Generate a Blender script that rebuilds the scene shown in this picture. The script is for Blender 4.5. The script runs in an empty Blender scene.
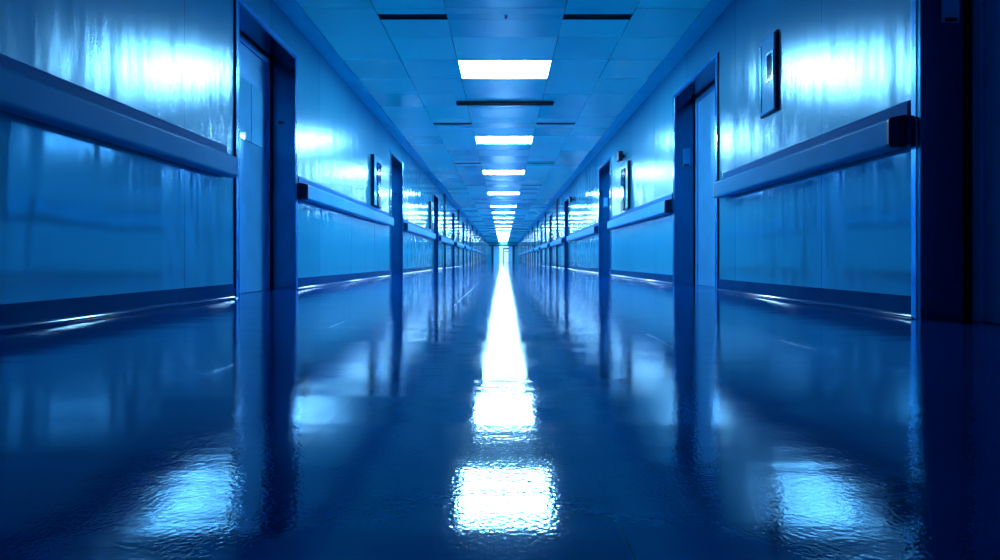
import bpy, bmesh, math, random
from mathutils import Vector, Matrix
random.seed(7)
C = bpy.context.scene.collection
F = 530.0; W = 2.02; CH = 0.29; H = 2.60
ROWL = 0.6283; PER = ROWL * 6
Y_BACK = -4.0; Y_END = 69.0

# ------------------------------------------------------------------ materials
def nt(name):
    m = bpy.data.materials.new(name); m.use_nodes = True
    t = m.node_tree; b = t.nodes['Principled BSDF']
    return m, t, b
def inp(b, **k):
    for n, v in k.items():
        n = n.replace('_', ' ')
        if n == 'IOR': b.inputs['IOR'].default_value = v
        else: b.inputs[n].default_value = v
def math_node(t, op, a=None, b=None, c=None):
    n = t.nodes.new('ShaderNodeMath'); n.operation = op
    for i, v in enumerate((a, b, c)):
        if v is None: continue
        if isinstance(v, (int, float)): n.inputs[i].default_value = v
        else: t.links.new(v, n.inputs[i])
    return n.outputs[0]
def coords(t, scale=(1, 1, 1)):
    tc = t.nodes.new('ShaderNodeTexCoord'); mp = t.nodes.new('ShaderNodeMapping')
    mp.inputs['Scale'].default_value = scale
    t.links.new(tc.outputs['Object'], mp.inputs['Vector'])
    return mp.outputs['Vector']
def noise(t, vec, scale, detail=2.0, rough=.5):
    n = t.nodes.new('ShaderNodeTexNoise'); n.inputs['Scale'].default_value = scale
    n.inputs['Detail'].default_value = detail; n.inputs['Roughness'].default_value = rough
    t.links.new(vec, n.inputs['Vector']); return n.outputs['Fac']
def bump(t, b, h, dist, strength=1.0, prev=None):
    n = t.nodes.new('ShaderNodeBump'); n.inputs['Distance'].default_value = dist
    n.inputs['Strength'].default_value = strength
    t.links.new(h, n.inputs['Height'])
    if prev: t.links.new(prev, n.inputs['Normal'])
    t.links.new(n.outputs[0], b.inputs['Normal']); return n.outputs[0]
def ramp(t, fac, c0, c1, p0=0., p1=1.):
    r = t.nodes.new('ShaderNodeValToRGB'); t.links.new(fac, r.inputs[0])
    r.color_ramp.elements[0].color = (*c0, 1); r.color_ramp.elements[1].color = (*c1, 1)
    r.color_ramp.elements[0].position = p0; r.color_ramp.elements[1].position = p1
    return r.outputs[0]
def simple(name, col, rough=.4, metal=0., ior=1.5, tint=None, fine=None, dist=.0005):
    m, t, b = nt(name)
    b.inputs['Roughness'].default_value = rough; b.inputs['Metallic'].default_value = metal
    b.inputs['IOR'].default_value = ior
    if tint: b.inputs['Specular Tint'].default_value = (*tint, 1)
    v = coords(t)
    n = noise(t, v, fine or 6.0, 3)
    c = ramp(t, n, [x * .92 for x in col], [min(1, x * 1.08) for x in col], .3, .7)
    t.links.new(c, b.inputs['Base Color'])
    if fine: bump(t, b, n, dist)
    return m
TINT = (.22, .68, 1.0)

def wall_material():
    m, t, b = nt('satin_blue_wall_panel')
    b.inputs['IOR'].default_value = 2.7
    b.inputs['Specular Tint'].default_value = (.30, .70, 1, 1)
    v = coords(t)
    sx = t.nodes.new('ShaderNodeSeparateXYZ'); t.links.new(v, sx.inputs[0])
    # sheet joints every 1.25 m along the wall
    ph = math_node(t, 'FRACT', math_node(t, 'DIVIDE', math_node(t, 'ADD', sx.outputs['Y'], 0.36), 1.24))
    seam = math_node(t, 'LESS_THAN', ph, .0045)
    cell = math_node(t, 'FLOOR', math_node(t, 'DIVIDE', math_node(t, 'ADD', sx.outputs['Y'], 0.36), 1.24))
    wn = t.nodes.new('ShaderNodeTexWhiteNoise'); wn.noise_dimensions = '1D'; t.links.new(cell, wn.inputs['W'])
    c = ramp(t, wn.outputs['Value'], WALL_C[0], WALL_C[1])
    mx = t.nodes.new('ShaderNodeMix'); mx.data_type = 'RGBA'
    t.links.new(seam, mx.inputs['Factor']); t.links.new(c, mx.inputs[6]); mx.inputs[7].default_value = (.005, .12, .25, 1)
    t.links.new(mx.outputs[2], b.inputs['Base Color'])
    # upright ripples of the sheet + a fine orange peel
    up = t.nodes.new('ShaderNodeMapRange'); up.inputs['From Min'].default_value = .95; up.inputs['From Max'].default_value = 1.05
    t.links.new(sx.outputs['Z'], up.inputs['Value'])
    far = t.nodes.new('ShaderNodeMapRange'); far.inputs['From Min'].default_value = 9.0; far.inputs['From Max'].default_value = 13.0
    t.links.new(sx.outputs['Y'], far.inputs['Value'])
    # stippled upper sheet near the viewer, smoother polished sheet below the rail and farther on
    stip = math_node(t, 'MULTIPLY', up.outputs[0], math_node(t, 'SUBTRACT', 1.0, far.outputs[0]))
    rg = math_node(t, 'MULTIPLY_ADD', stip, .125, .075)
    t.links.new(rg, b.inputs['Roughness'])
    r = noise(t, coords(t, (0, 1.0, .14)), 5.0, 2.0, .5)
    r = math_node(t, 'MULTIPLY', r, math_node(t, 'MULTIPLY_ADD', far.outputs[0], .9, .6))
    n1 = bump(t, b, r, WAVE)
    p = math_node(t, 'MULTIPLY', noise(t, v, 170, 1.0), stip)
    bump(t, b, p, .0005, 1.0, n1)
    return m
WALL_C = ((.018, .23, .37), (.026, .27, .42)); WAVE = .014
M = {}
M['wall'] = wall_material()
M['steel'] = simple('blue_brushed_steel', (.007, .16, .29), .22, 1.0)
M['leaf'] = simple('blue_steel_leaf', (.07, .42, .80), .28, .4)
M['trim'] = simple('bright_steel_edge', (.20, .55, .95), .16, 1.0)
M['seal'] = simple('black_seal', (.001, .003, .010), .5)
M['rail'] = simple('blue_vinyl_bumper', (.002, .24, .52), .35, 0, 1.4, TINT)
M['railback'] = simple('stippled_vinyl', (.001, .13, .36), .5, 0, 1.4, TINT, 160, .0025)
M['cap'] = simple('dark_blue_cap', (.001, .012, .06), .35, 0, 1.5, TINT)
M['base'] = simple('navy_skirting', (.001, .016, .11), .10, 0, 1.5, TINT)
M['dark'] = simple('dark_fixture', (.001, .006, .022), .4, 0, 1.5, TINT)
M['slot'] = simple('black_grille', (.0005, .004, .016), .45, 0, 1.4, TINT)
M['plate'] = simple('pale_blue_plate', (.06, .42, .72), .35, 0, 1.6, TINT)
M['case'] = simple('pale_blue_case', (.10, .48, .78), .16, 0, 1.8, TINT)
M['screen'] = simple('dark_screen', (.001, .012, .08), .08, 0, 1.6)
M['cove'] = simple('satin_cove', (.002, .44, .58), .5, 0, 1.4, TINT)
M['ceil'] = simple('blue_ceiling_tile', (.003, .60, .74), .32, 0, 1.5, TINT)
M['glassy'] = simple('frosted_blue_glazing', (.10, .48, .80), .1, 0, 1.6)
M['void'] = simple('ceiling_void', (.001, .02, .09), .6)

M['backwall'] = simple('unlit_blue_wall', (.003, .09, .24), .5)  # shade put into the colour, keeping the unseen wall dim in jamb reflections
for k_ in ('rail', 'railback', 'cove'): M[k_].node_tree.nodes['Principled BSDF'].inputs['Specular IOR Level'].default_value = 0.04
def tile_tone():
    t = M['ceil'].node_tree; b = t.nodes['Principled BSDF']; g = t.nodes.new('ShaderNodeNewGeometry')
    c = ramp(t, g.outputs['Random Per Island'], (.001, .60, .58), (.002, .78, .70)); t.links.new(c, b.inputs['Base Color'])
    rr = ramp(t, g.outputs['Random Per Island'], (.22,) * 3, (.36,) * 3, .2, .8); t.links.new(rr, b.inputs['Roughness'])
tile_tone()
def floor_material():
    m, t, b = nt('polished_blue_floor')
    b.inputs['IOR'].default_value = 2.3
    b.inputs['Specular Tint'].default_value = (.22, .68, 1.0, 1)
    v = coords(t)
    sx = t.nodes.new('ShaderNodeSeparateXYZ'); t.links.new(v, sx.inputs[0])
    def line(s, off, per, wd):
        f = math_node(t, 'FRACT', math_node(t, 'DIVIDE', math_node(t, 'SUBTRACT', s, off), per))
        return math_node(t, 'LESS_THAN', f, wd / per)
    seam = math_node(t, 'MAXIMUM', line(sx.outputs['X'], .127, .4375, .0016), line(sx.outputs['Y'], .82, .35, .0016))
    n = noise(t, v, 3.0, 4)
    c = ramp(t, n, (.0005, .028, .17), (.0008, .038, .22), .3, .7)
    mx = t.nodes.new('ShaderNodeMix'); mx.data_type = 'RGBA'
    t.links.new(seam, mx.inputs['Factor']); t.links.new(c, mx.inputs[6]); mx.inputs[7].default_value = (0, .004, .03, 1)
    t.links.new(mx.outputs[2], b.inputs['Base Color'])
    rr = ramp(t, noise(t, coords(t, (.5, 3, 1)), 1.4, 2), (.05,) * 3, (.10,) * 3, .35, .65)
    t.links.new(rr, b.inputs['Roughness'])
    r = noise(t, v, 2.2, 2, .5)
    n1 = bump(t, b, r, .0012)
    n1 = bump(t, b, noise(t, coords(t, (.25, 3.2, 1)), 2.6, 2, .5), .0016, 1.0, n1)
    n2 = bump(t, b, noise(t, v, 150, 1), .00018, 1.0, n1)
    sm = math_node(t, 'SUBTRACT', 1.0, seam)
    bump(t, b, sm, .0006, .6, n2)
    return m
M['floor'] = floor_material()
def emis(name, col, s):
    m, t, b = nt(name)
    b.inputs['Base Color'].default_value = (.8, .9, 1, 1)
    b.inputs['Emission Color'].default_value = (*col, 1); b.inputs['Emission Strength'].default_value = s
    return m
M['lamp'] = emis('lit_diffuser', (.40, .76, 1.0), 105.0)

def glass():
    m, t, b = nt('clear_glass')
    inp(b, Roughness=.02, IOR=1.45); b.inputs['Base Color'].default_value = (.8, .93, 1, 1)
    b.inputs['Transmission Weight'].default_value = 1
    return m
M['glass'] = glass()

# ------------------------------------------------------------------ mesh helpers
class MB:
    def __init__(s): s.bm = bmesh.new()
    def box(s, x0, x1, y0, y1, z0, z1, bev=0, mi=0, seg=1):
        b = bmesh.new()
        r = bmesh.ops.create_cube(b, size=1)
        for v in b.verts:
            v.co = Vector(((x0 + x1) / 2 + v.co.x * abs(x1 - x0), (y0 + y1) / 2 + v.co.y * abs(y1 - y0), (z0 + z1) / 2 + v.co.z * abs(z1 - z0)))
        if bev: bmesh.ops.bevel(b, geom=b.edges[:], offset=bev, segments=seg, affect='EDGES', profile=.5)
        for f in b.faces: f.material_index = mi
        s.merge(b); return s
    def prism(s, prof, y0, y1, mi=0):
        """profile of (x, z) points swept along y"""
        b = bmesh.new()
        A = [b.verts.new((x, y0, z)) for x, z in prof]; B = [b.verts.new((x, y1, z)) for x, z in prof]
        n = len(prof)
        for i in range(n): b.faces.new((A[i], A[(i + 1) % n], B[(i + 1) % n], B[i]))
        b.faces.new(A[::-1]); b.faces.new(B)
        bmesh.ops.recalc_face_normals(b, faces=b.faces[:])
        for f in b.faces: f.material_index = mi
        s.merge(b); return s
    def cyl(s, c, r, h, axis='X', n=24, mi=0, bev=0):
        b = bmesh.new()
        bmesh.ops.create_cone(b, cap_ends=True, segments=n, radius1=r, radius2=r, depth=h)
        rot = {'X': Matrix.Rotation(math.pi / 2, 4, 'Y'), 'Y': Matrix.Rotation(math.pi / 2, 4, 'X'), 'Z': Matrix.Identity(4)}[axis]
        bmesh.ops.transform(b, matrix=Matrix.Translation(c) @ rot, verts=b.verts[:])
        for f in b.faces: f.material_index = mi
        s.merge(b); return s
    def merge(s, b):
        me = bpy.data.meshes.new('t'); b.to_mesh(me); b.free(); s.bm.from_mesh(me); bpy.data.meshes.remove(me)
    def build(s, name, mats, parent=None, loc=None, smooth=False):
        me = bpy.data.meshes.new(name); s.bm.to_mesh(me); s.bm.free()
        for m in (mats if isinstance(mats, (list, tuple)) else [mats]): me.materials.append(m)
        if smooth:
            for p in me.polygons: p.use_smooth = True
        o = bpy.data.objects.new(name, me); C.objects.link(o)
        if parent: o.parent = parent
        if loc: o.location = loc
        return o
def tag(o, label, cat, group=None):
    o['label'] = label; o['category'] = cat
    if group: o['group'] = group
    return o
def struct(o, label=None, cat=None):
    o['kind'] = 'structure'
    if label: o['label'] = label
    if cat: o['category'] = cat
    return o
def empty(name, loc):
    o = bpy.data.objects.new(name, None); C.objects.link(o); o.location = loc; o.empty_display_size = .1; return o
ORD = ['first', 'second', 'third', 'fourth', 'fifth', 'sixth', 'seventh', 'eighth', 'ninth', 'tenth', 'eleventh', 'twelfth',
       'thirteenth', 'fourteenth', 'fifteenth', 'sixteenth', 'seventeenth', 'eighteenth']

# ------------------------------------------------------------------ layout
REC = .22     # depth of the door recesses
doors = {-1: [(4.02, 5.14, 2.25), (9.50, 10.62, 2.22), (15.3, 16.45, 2.22), (20.9, 22.05, 2.22), (26.4, 27.55, 2.22), (32.0, 33.15, 2.22),
              (37.6, 38.75, 2.22), (43.2, 44.35, 2.22), (48.8, 49.95, 2.22), (54.4, 55.55, 2.22), (60.0, 61.15, 2.22)],
         1: [(1.42, 2.57, 2.22), (5.00, 6.22, 2.20), (9.93, 11.1, 2.19), (16.2, 17.35, 2.20), (21.8, 22.95, 2.2), (27.4, 28.55, 2.2),
             (33.0, 34.15, 2.2), (38.6, 39.75, 2.2), (44.2, 45.35, 2.2), (49.8, 50.95, 2.2), (55.4, 56.55, 2.2), (61.0, 62.15, 2.2)]}
SIDE = {-1: 'left', 1: 'right'}
TH = .34
# floor
struct(MB().box(-W - TH, W + TH, Y_BACK, Y_END + 12, -.1, 0).build('floor', M['floor']), 'glossy dark blue floor running down the corridor', 'floor')
# walls with door openings; frame occupies the opening
for s in (-1, 1):
    mb = MB(); bb = MB(); xs = sorted((s * W, s * (W + TH)))
    y = Y_BACK
    for a, b, zt in doors[s] + [(Y_END, None, None)]:
        mb.box(*xs, y, a, 0, H + .1)
        # skirting with a coved toe
        x0 = s * W
        bb.prism([(x0, .112), (x0 - s * .007, .112)] + [(x0 - s * (.007 + .028 * (1 - math.cos(q * math.pi / 20))), .030 - .028 * math.sin(q * math.pi / 20)) for q in range(11)] + [(x0 - s * .035, 0), (x0, 0)], y + (.02 if y > 0 else 0), a - .02)
        if b is None: break
        mb.box(*xs, a, b, zt, H + .1)
        mb.box(*sorted((s * (W + TH - .04), s * (W + TH))), a, b, 0, zt)
        y = b
    struct(mb.build('wall_' + SIDE[s], M['wall']), 'long glossy blue panelled corridor wall on the %s side' % SIDE[s], 'wall')
    struct(bb.build('baseboard_' + SIDE[s], M['base']), 'navy skirting along the %s wall' % SIDE[s], 'baseboard')
    # cove between wall and ceiling
    c = MB(); pr = [(s * W, 2.572)]
    for k in range(9):
        a = math.pi / 2 * k / 8
        pr.append((s * (W - .03 - .14 * math.sin(a)), 2.572 + .033 * (1 - math.cos(a)) ))
    pr += [(s * (W - .17), H + .05), (s * W, H + .05)]
    c.prism(pr, Y_BACK, Y_END)
    struct(c.build('trim_%d' % (1 if s < 0 else 2), M['cove']), 'curved blue cove between the ceiling tiles and the %s wall' % SIDE[s], 'cove')
struct(MB().box(-W - TH, W + TH, Y_BACK - .2, Y_BACK, 0, H + .1).build('wall_back', M['backwall']), 'blue wall behind the viewpoint', 'wall')

# ceiling: tiles with narrow joints below a dark void
light_y = [6.12 + ROWL * k for k in (0, 6, 12, 19, 26, 31, 36, 41, 47, 53, 59, 65, 71, 77, 83, 89, 95)]
side_slots = [4.98, 8.92, 12.62] + [16.3 + PER * k for k in range(13)]
mb = MB()
xb = [-1.85, -1.18, -.53, .57, 1.22, 1.85]
row0 = light_y[0] - 16 * ROWL
nrows = int((Y_END - row0) / ROWL) + 1
mb.box(-W - TH, W + TH, Y_BACK, Y_END, H + .055, H + .12, mi=1)
bm = mb.bm
for r in range(nrows):
    ya = row0 + r * ROWL; yb = ya + ROWL
    if yb < Y_BACK + .5 or yb > Y_END + .3: continue
    yb = min(yb, Y_END)
    islight = any(abs(ya - ly) < .05 for ly in light_y)
    for ci in range(5):
        if islight and ci == 2: continue
        yy0, yy1 = ya, yb
        if ci in (1, 2, 3) and any(abs(ya - .0 - sl) < .9 and ya < sl + .06 < yb for sl in side_slots):
            sl = [q for q in side_slots if ya < q + .06 < yb][0]
            for (p, q) in ((ya, sl), (sl + .11, yb)) + (((sl, sl + .11),) if ci == 2 else ()):
                if q - p > .03: mb.box(xb[ci] + .0025, xb[ci + 1] - .0025, p + .002, q - .002, H, H + .02)
            continue
        b = bmesh.new(); bmesh.ops.create_cube(b, size=1)
        x0, x1 = xb[ci] + .004, xb[ci + 1] - .004
        ta, tb = math.radians(random.gauss(0, .12)), math.radians(random.gauss(0, .10))
        for v in b.verts:
            v.co = Vector((v.co.x * (x1 - x0), v.co.y * (yy1 - yy0 - .004), v.co.z * .02))
        bmesh.ops.transform(b, matrix=Matrix.Translation(((x0 + x1) / 2, (yy0 + yy1) / 2, H + .01)) @ Matrix.Rotation(ta, 4, 'X') @ Matrix.Rotation(tb, 4, 'Y'), verts=b.verts[:])
        mb.merge(b)
struct(mb.build('ceiling', [M['ceil'], M['void']]), 'blue glossy tiled ceiling over the corridor', 'ceiling')

# ------------------------------------------------------------------ ceiling lights
def make_light():
    r = empty('ceiling_light', (0, 0, H))
    f = MB()
    for (a, b, c, d) in ((-.55, -.535, 0, ROWL), (.535, .55, 0, ROWL), (-.535, .535, 0, .015), (-.535, .535, ROWL - .015, ROWL)):
        f.box(a, b, c, d, -.004, .05)
    f.box(-.55, .55, 0, ROWL, .045, .05)
    f.build('frame', M['plate'], r)
    MB().box(-.534, .534, .016, ROWL - .016, .000, .012, .002).build('diffuser', M['lamp'], r)
    return r
def dup(root):
    c = root.copy(); C.objects.link(c)
    for ch in root.children:
        d = ch.copy(); C.objects.link(d); d.parent = c
        for g in ch.children:
            e = g.copy(); C.objects.link(e); e.parent = d
    return c
proto = make_light()
for i, ly in enumerate(light_y):
    o = proto if i == 0 else dup(proto)
    o.location = (.02, ly, H)
    lab = 'large white rectangular ceiling light, the nearest of the row' if i == 0 else \
          ('white rectangular ceiling light, %s of the row counted from the viewer' % ORD[i] if i < 16 else 'white ceiling light at the far end of the row, just before the glass entrance')
    tag(o, lab, 'ceiling light', 'ceiling lights down the middle of the corridor')

# air slots
def make_slot(L, nm='air_diffuser'):
    r = empty(nm, (0, 0, 0))
    f = MB()
    f.box(-L / 2, L / 2, 0, .006, 0, .03).box(-L / 2, L / 2, .104, .11, 0, .03)
    f.box(-L / 2, -L / 2 + .006, .006, .104, 0, .03).box(L / 2 - .006, L / 2, .006, .104, 0, .03)
    f.build('frame', M['dark'], r)
    g = MB(); g.box(-L / 2 + .006, L / 2 - .006, .006, .104, .028, .034)
    for k in range(3): g.box(-L / 2 + .006, L / 2 - .006, .028 + k * .024, .032 + k * .024, .004, .028)
    g.build('grille', M['slot'], r)
    return r
sp = make_slot(.65); first = True
for i, ys in enumerate(side_slots):
    for s in (-1, 1):
        o = sp if first else dup(sp); first = False
        o.location = (s * .875 + .02, ys, H - .002)
        w = 'nearest' if i == 0 else ('%s from the viewer' % ORD[i])
        tag(o, 'black linear air slot in the ceiling %s of the lights, %s' % (SIDE[s], w), 'air vent', 'linear air slots beside the ceiling lights')
sc_ = make_slot(1.42)
sc_.location = (.03, 7.70, H - .036)
tag(sc_, 'long black linear air slot crossing the ceiling centre behind the nearest light', 'air vent')
# sprinkler-like dot on the centre line
r = empty('smoke_sensor', (.03, 5.02, H))
MB().cyl((0, 0, -.006), .016, .012, 'Z').build('base', M['plate'], r)
MB().cyl((0, 0, -.018), .008, .014, 'Z').build('sensor_tip', M['dark'], r)
tag(r, 'tiny round sensor on the ceiling in front of the nearest light', 'sensor')

# ------------------------------------------------------------------ doors
def make_door(n, s, a, b, zt, detail):
    root = empty('door_%d' % n, (s * W, (a + b) / 2, 0))
    L = b - a; hy = L / 2
    struct(root)
    def X(d): return s * d           # d>0 goes into the wall
    def bx(m, d0, d1, y0, y1, z0, z1, bev=0, mi=0):
        x0, x1 = sorted((X(d0), X(d1))); m.box(x0, x1, y0, y1, z0, z1, bev, mi)
    f = MB()
    t = .02
    bx(f, -.012, REC + .03, -hy, -hy + t, 0, zt); bx(f, -.012, REC + .03, hy - t, hy, 0, zt)
    bx(f, -.012, REC + .03, -hy + t, hy - t, zt - t, zt)
    f.build('frame', M['steel'], root)
    e = MB()                          # bright raised casing on the wall face
    cw = .036
    bx(e, -.016, .004, -hy - cw, -hy, 0, zt + cw, .003); bx(e, -.016, .004, hy, hy + cw, 0, zt + cw, .003)
    bx(e, -.016, .004, -hy, hy, zt, zt + cw, .003)
    e.build('casing', M['trim'], root)
    g = MB()                          # black seals between leaf and frame
    bx(g, REC - .012, REC + .03, hy - t - .016, hy - t, 0, zt - t); bx(g, REC - .012, REC + .03, -hy + t, -hy + t + .016, 0, zt - t)
    bx(g, REC - .012, REC + .03, -hy + t + .016, hy - t - .016, zt - t - .016, zt - t)
    bx(g, -.006, .004, -hy - cw - .009, -hy - cw, 0, zt + cw); bx(g, -.006, .004, hy + cw, hy + cw + .009, 0, zt + cw)
    g.build('seal', M['seal'], root)
    st = MB()                         # inner stop
    q = .05
    bx(st, REC + .002, REC + .03, hy - t - .016 - q, hy - t - .016, 0, zt - t - .016, .003)
    bx(st, REC + .002, REC + .03, -hy + t + .016, -hy + t + .016 + q, 0, zt - t - .016, .003)
    bx(st, REC + .002, REC + .03, -hy + t + .016 + q, hy - t - .016 - q, zt - t - .016 - q, zt - t - .016, .003)
    st.build('door_stop', M['leaf'], root)
    lf = MB(); i = hy - t - .016 - q
    bx(lf, REC + .018, REC + .06, -i + .003, i - .003, .001, zt - t - .016 - q - .003, .003)
    leaf = lf.build('leaf', M['leaf'], root)
    if detail:
        vp = MB(); bx(vp, REC + .012, REC + .02, -.30, .40, 1.34, 1.87, .002)
        for k in range(3): pass
        vp.build('vision_panel', M['glassy'], leaf)
        vf = MB()
        for yy in (-.07, .16): bx(vf, REC + .008, REC + .013, yy, yy + .008, 1.345, 1.865)
        vf.build('glazing_bar', M['leaf'], leaf)
    return root
n = 0
for s in (-1, 1):
    for k, (a, b, zt) in enumerate(doors[s]):
        n += 1
        d = make_door(n, s, a, b, zt, s < 0 and k == 0)
        d['label'] = '%s recessed steel door on the %s wall, counted from the viewer' % (ORD[k], SIDE[s]); d['category'] = 'door'
        # access plate / slot on the far jamb, facing down the corridor
        jy = b - .02
        if s < 0 and k <= 1:
            r = empty('door_sensor', (s * 2.145, jy, 1.615))
            MB().box(-.032, .032, -.006, 0, -.02, .02, .002).build('plate', M['steel'], r)
            MB().box(-.024, .024, -.009, -.005, -.012, .012, .001).build('slot', M['dark'], r)
            tag(r, 'small dark slot sensor on the far jamb of the %s left door' % ORD[k], 'sensor', 'slot sensors on the left door jambs')
        if s > 0 and k <= 2:
            r = empty('card_reader', (s * 2.145, jy, 1.49 if k else 1.55))
            hh = .10 if k else .12
            MB().box(-.041, .041, -.014, 0, -hh, hh, .004).build('body', M['plate'], r)
            MB().box(-.030, .034 - .006, -.016, -.012, -hh + .002, -hh + .020, .001).build('slot', M['dark'], r)
            tag(r, 'slim pale card reader on the far jamb of the %s right door' % ['nearest', 'second', 'third'][k], 'card reader', 'card readers on the right door jambs')

# ------------------------------------------------------------------ handrails
def make_rail(s, a, b, dz, label, capnear=True):
    root = empty('handrail', (s * W, (a + b) / 2, 0)); h = (b - a) / 2
    def P(pts): return [(-s * d, z + dz) for d, z in pts]
    back = MB()
    back.prism(P([(0, .90), (.022, .90), (.022, 1.10), (.016, 1.115), (0, 1.115)]), -h, h)
    back.build('backing_strip', M['railback'], root)
    body = MB(); ce = .03
    pr = []
    cx, z0, z1, rr = .105, .885, 1.035, .020
    for q in range(5):
        t = math.pi / 2 * q / 4; pr.append((cx - rr + rr * math.sin(t), z1 - rr + rr * math.cos(t)))
    for q in range(5):
        t = math.pi / 2 * q / 4; pr.append((cx - rr + rr * math.cos(t), z0 + rr - rr * math.sin(t)))
    pr += [(.0225, z0), (.0225, z1 + .012)]
    body.prism(P(pr), -h + ce, h - ce)
    body.build('bumper', M['rail'], root)
    for e, nm in ((-1, 'near'), (1, 'far')):
        c = MB()
        pr2 = [(x + (.001 if x > .03 else 0), z) for x, z in pr]
        ya, yb = sorted((e * (h - ce), e * h))
        # rounded end: two slices, the outer one smaller
        ym = e * (h - .010)
        c.prism(P(pr2), *sorted((e * (h - ce), ym)))
        sm = [(.0225 + (x - .0225) * .90, (z0 + z1) / 2 + (z - (z0 + z1) / 2) * .93) for x, z in pr2]
        c.prism(P(sm), *sorted((ym, e * h)))
        c.build('end_cap', M['cap'] if (e < 0 or s > 0) else M['rail'], root)
    tag(root, label, 'handrail', 'handrails along the %s wall' % SIDE[s])
    return root
for s in (-1, 1):
    D = doors[s]
    dz = 0 if s < 0 else -.035
    segs = []
    if s < 0: segs.append((-1.5, D[0][0] - .18))
    for k in range(len(D)):
        e = D[k + 1][0] if k + 1 < len(D) else 66.0
        segs.append((D[k][1] + .05, e - .18))
    for k, (a, b) in enumerate(segs):
        lab = 'blue wall bumper handrail on the %s wall, %s section counted from the viewer' % (SIDE[s], ORD[k])
        make_rail(s, a, b, dz if k else dz, lab)

# ------------------------------------------------------------------ wall fittings
def fx(m, s, d0, d1, y0, y1, z0, z1, bev=0, mi=0, seg=1):
    x0, x1 = sorted((-s * d0, -s * d1)); m.box(x0, x1, y0, y1, z0, z1, bev, mi, seg)
def control_panel(s, yc, w, z0, z1, name, label, cat, dep=.05, tall=False):
    r = empty(name, (s * W, yc, 0)); h = w / 2
    m = MB(); fx(m, s, -.003, dep - .012, -h, h, z0, z1, .004); m.build('back_box', M['dark'], r)
    m = MB(); fx(m, s, dep - .012, dep, -h + .008, h - .012, z0 + .008, z1 - .008, .008, 0, 2); m.build('cover', M['case'], r)
    H_ = z1 - z0
    if not tall:
        m = MB(); fx(m, s, dep, dep + .006, -.110, -.005, 1.62, 1.84, .003); m.build('screen_bezel', M['trim'], r)
        m = MB(); fx(m, s, dep + .005, dep + .008, -.098, -.018, 1.64, 1.82, .001); m.build('screen', M['screen'], r)
        m = MB(); fx(m, s, dep, dep + .004, h * .55, h * .80, z0 + .05 * H_, z0 + .92 * H_, .001); m.build('edge_strip', M['steel'], r)
    else:
        m = MB(); fx(m, s, dep, dep + .012, -h * .5, h * .55, z0 + .42 * H_, z0 + .88 * H_, .004); m.build('window', M['screen'], r)
        m = MB(); m.cyl((-s * (dep + .01), 0, z0 + .36 * H_), h * .45, .03, 'X'); m.build('dial', M['trim'], r)
        m = MB(); m.cyl((-s * (dep + .008), 0, z0 + .12 * H_), h * .4, .02, 'X'); m.build('button', M['dark'], r)
    tag(r, label, cat); return r
control_panel(1, 4.004, .247, 1.39, 1.98, 'control_panel', 'pale blue wall panel with small dark screen, above the nearest right handrail', 'control panel', .032)
control_panel(1, 8.68, .56, 1.115, 1.87, 'call_station', 'tall wall call station with round dial beside the third right door', 'call station', .05, True)
control_panel(-1, 8.35, .50, 1.13, 1.91, 'call_station', 'tall dark-edged wall call station before the second left door', 'call station', .06, True)
control_panel(-1, 14.75, .45, 1.15, 1.90, 'call_station', 'small far wall call station before the third left door', 'call station', .06, True)
def wall_camera(s, y, z, label):
    r = empty('wall_camera', (s * W, y, z))
    m = MB(); fx(m, s, 0, .03, -.03, .03, -.03, .03, .003); m.build('bracket', M['dark'], r)
    m = MB(); fx(m, s, .03, .11, -.07, .07, -.08, .08, .012, 0, 2); m.build('housing', M['dark'], r)
    m = MB(); m.cyl((-s * .07, -.072, 0), .022, .012, 'Y'); m.build('lens', M['screen'], r)
    tag(r, label, 'camera')
wall_camera(1, 8.85, 2.02, 'small black camera high on the right wall above the call station')
wall_camera(1, 15.3, 2.03, 'tiny black camera high on the right wall before the fourth door')

# pilasters
tn = 2
for s, ys in ((-1, (18.3, 24.0, 29.6, 35.2, 40.8, 46.4, 52.0, 57.6)), (1, (19.7, 25.2, 30.7, 36.2, 41.9, 47.4, 53.0, 58.6))):
    for k, y in enumerate(ys):
        tn += 1
        m = MB(); fx(m, s, 0, .045, y - .03, y + .03, 0, 2.57, .006)
        struct(m.build('trim_%d' % tn, M['dark'], None, (s * W, 0, 0)), 'slim dark upright post on the %s wall, %s from the viewer' % (SIDE[s], ORD[k]), 'post')

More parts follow.
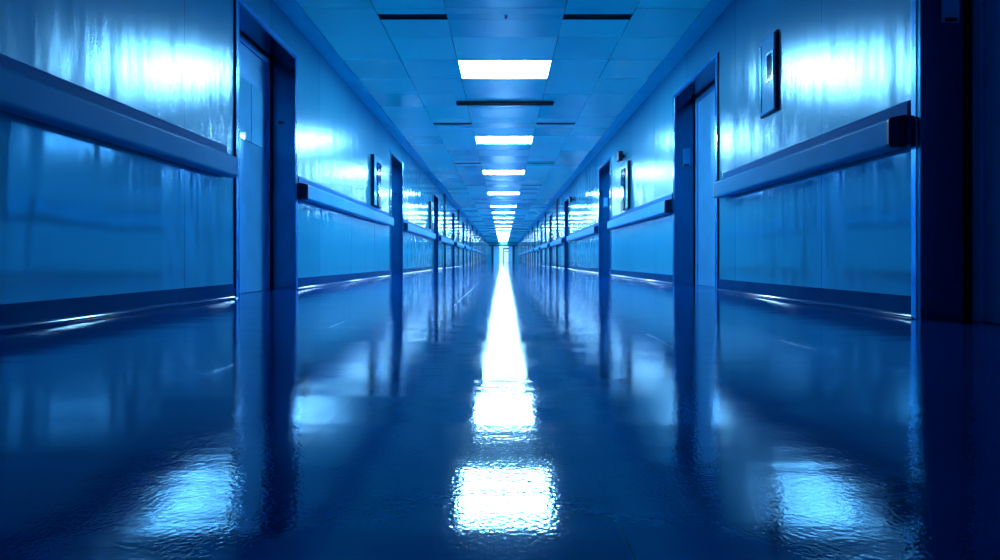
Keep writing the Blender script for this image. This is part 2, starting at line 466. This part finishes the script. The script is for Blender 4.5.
# ------------------------------------------------------------------ far entrance
m = MB()
m.box(-W - TH, -1.5, Y_END, Y_END + .3, 0, H + .1).box(1.5, W + TH, Y_END, Y_END + .3, 0, H + .1).box(-1.5, 1.5, Y_END, Y_END + .3, 2.15, H + .1)
struct(m.build('wall_far', M['wall']), 'end wall of the corridor around the glass entrance', 'wall')
e = empty('window_1', (0, Y_END, 0)); struct(e, 'brightly lit glass entrance with dark frame at the far end', 'entrance')
m = MB()
m.box(-1.5, -1.22, -.12, .3, 0, 2.15, .01).box(1.22, 1.5, -.12, .3, 0, 2.15, .01).box(-1.9, 1.9, -.14, .3, 2.10, 2.22, .01)
m.build('window_frame', M['dark'], e)
m = MB(); m.box(-1.36, -.55, .10, .13, 0, 2.10).box(.78, 1.36, .10, .13, 0, 2.10); m.build('side_light', M['glassy'], e)
m = MB(); m.box(-.55, -.49, .06, .16, 0, 2.1).box(.72, .78, .06, .16, 0, 2.1).box(-.05, .72, .06, .16, 1.66, 1.88).box(0, .10, .06, .16, 0, 1.66).box(.10, .72, .06, .16, 1.38, 1.46)
m.build('mullion', M['steel'], e)
m = MB(); m.box(-.49, 0, .10, .11, 0, 2.1).box(.10, .72, .10, .11, 0, 1.38).box(0, .72, .10, .11, 1.88, 2.1); m.build('pane', M['glass'], e)

# ------------------------------------------------------------------ world, camera
w = bpy.data.worlds.new('world'); bpy.context.scene.world = w; w.use_nodes = True
bg = w.node_tree.nodes['Background']; bg.inputs[0].default_value = (.62, .86, 1, 1); bg.inputs[1].default_value = 1.3
cam = bpy.data.cameras.new('camera'); co = bpy.data.objects.new('camera', cam); C.objects.link(co)
co.location = (0, 0, CH); co.rotation_euler = (math.pi / 2, 0, 0)
cam.sensor_width = 36; cam.lens = 36 * F / 1000; cam.shift_x = -.003; cam.shift_y = -.020
cam.clip_start = .02; cam.clip_end = 300
sc = bpy.context.scene; sc.camera = co
sc.view_settings.view_transform = 'Standard'; sc.view_settings.look = 'None'; sc.view_settings.gamma = 1
sc.view_settings.use_curve_mapping = False; sc.view_settings.exposure = 0.0
cy = sc.cycles
cy.use_denoising = True; cy.max_bounces = 12; cy.diffuse_bounces = 4; cy.glossy_bounces = 8
cy.sample_clamp_indirect = 12; cy.caustics_reflective = True; cy.blur_glossy = .3
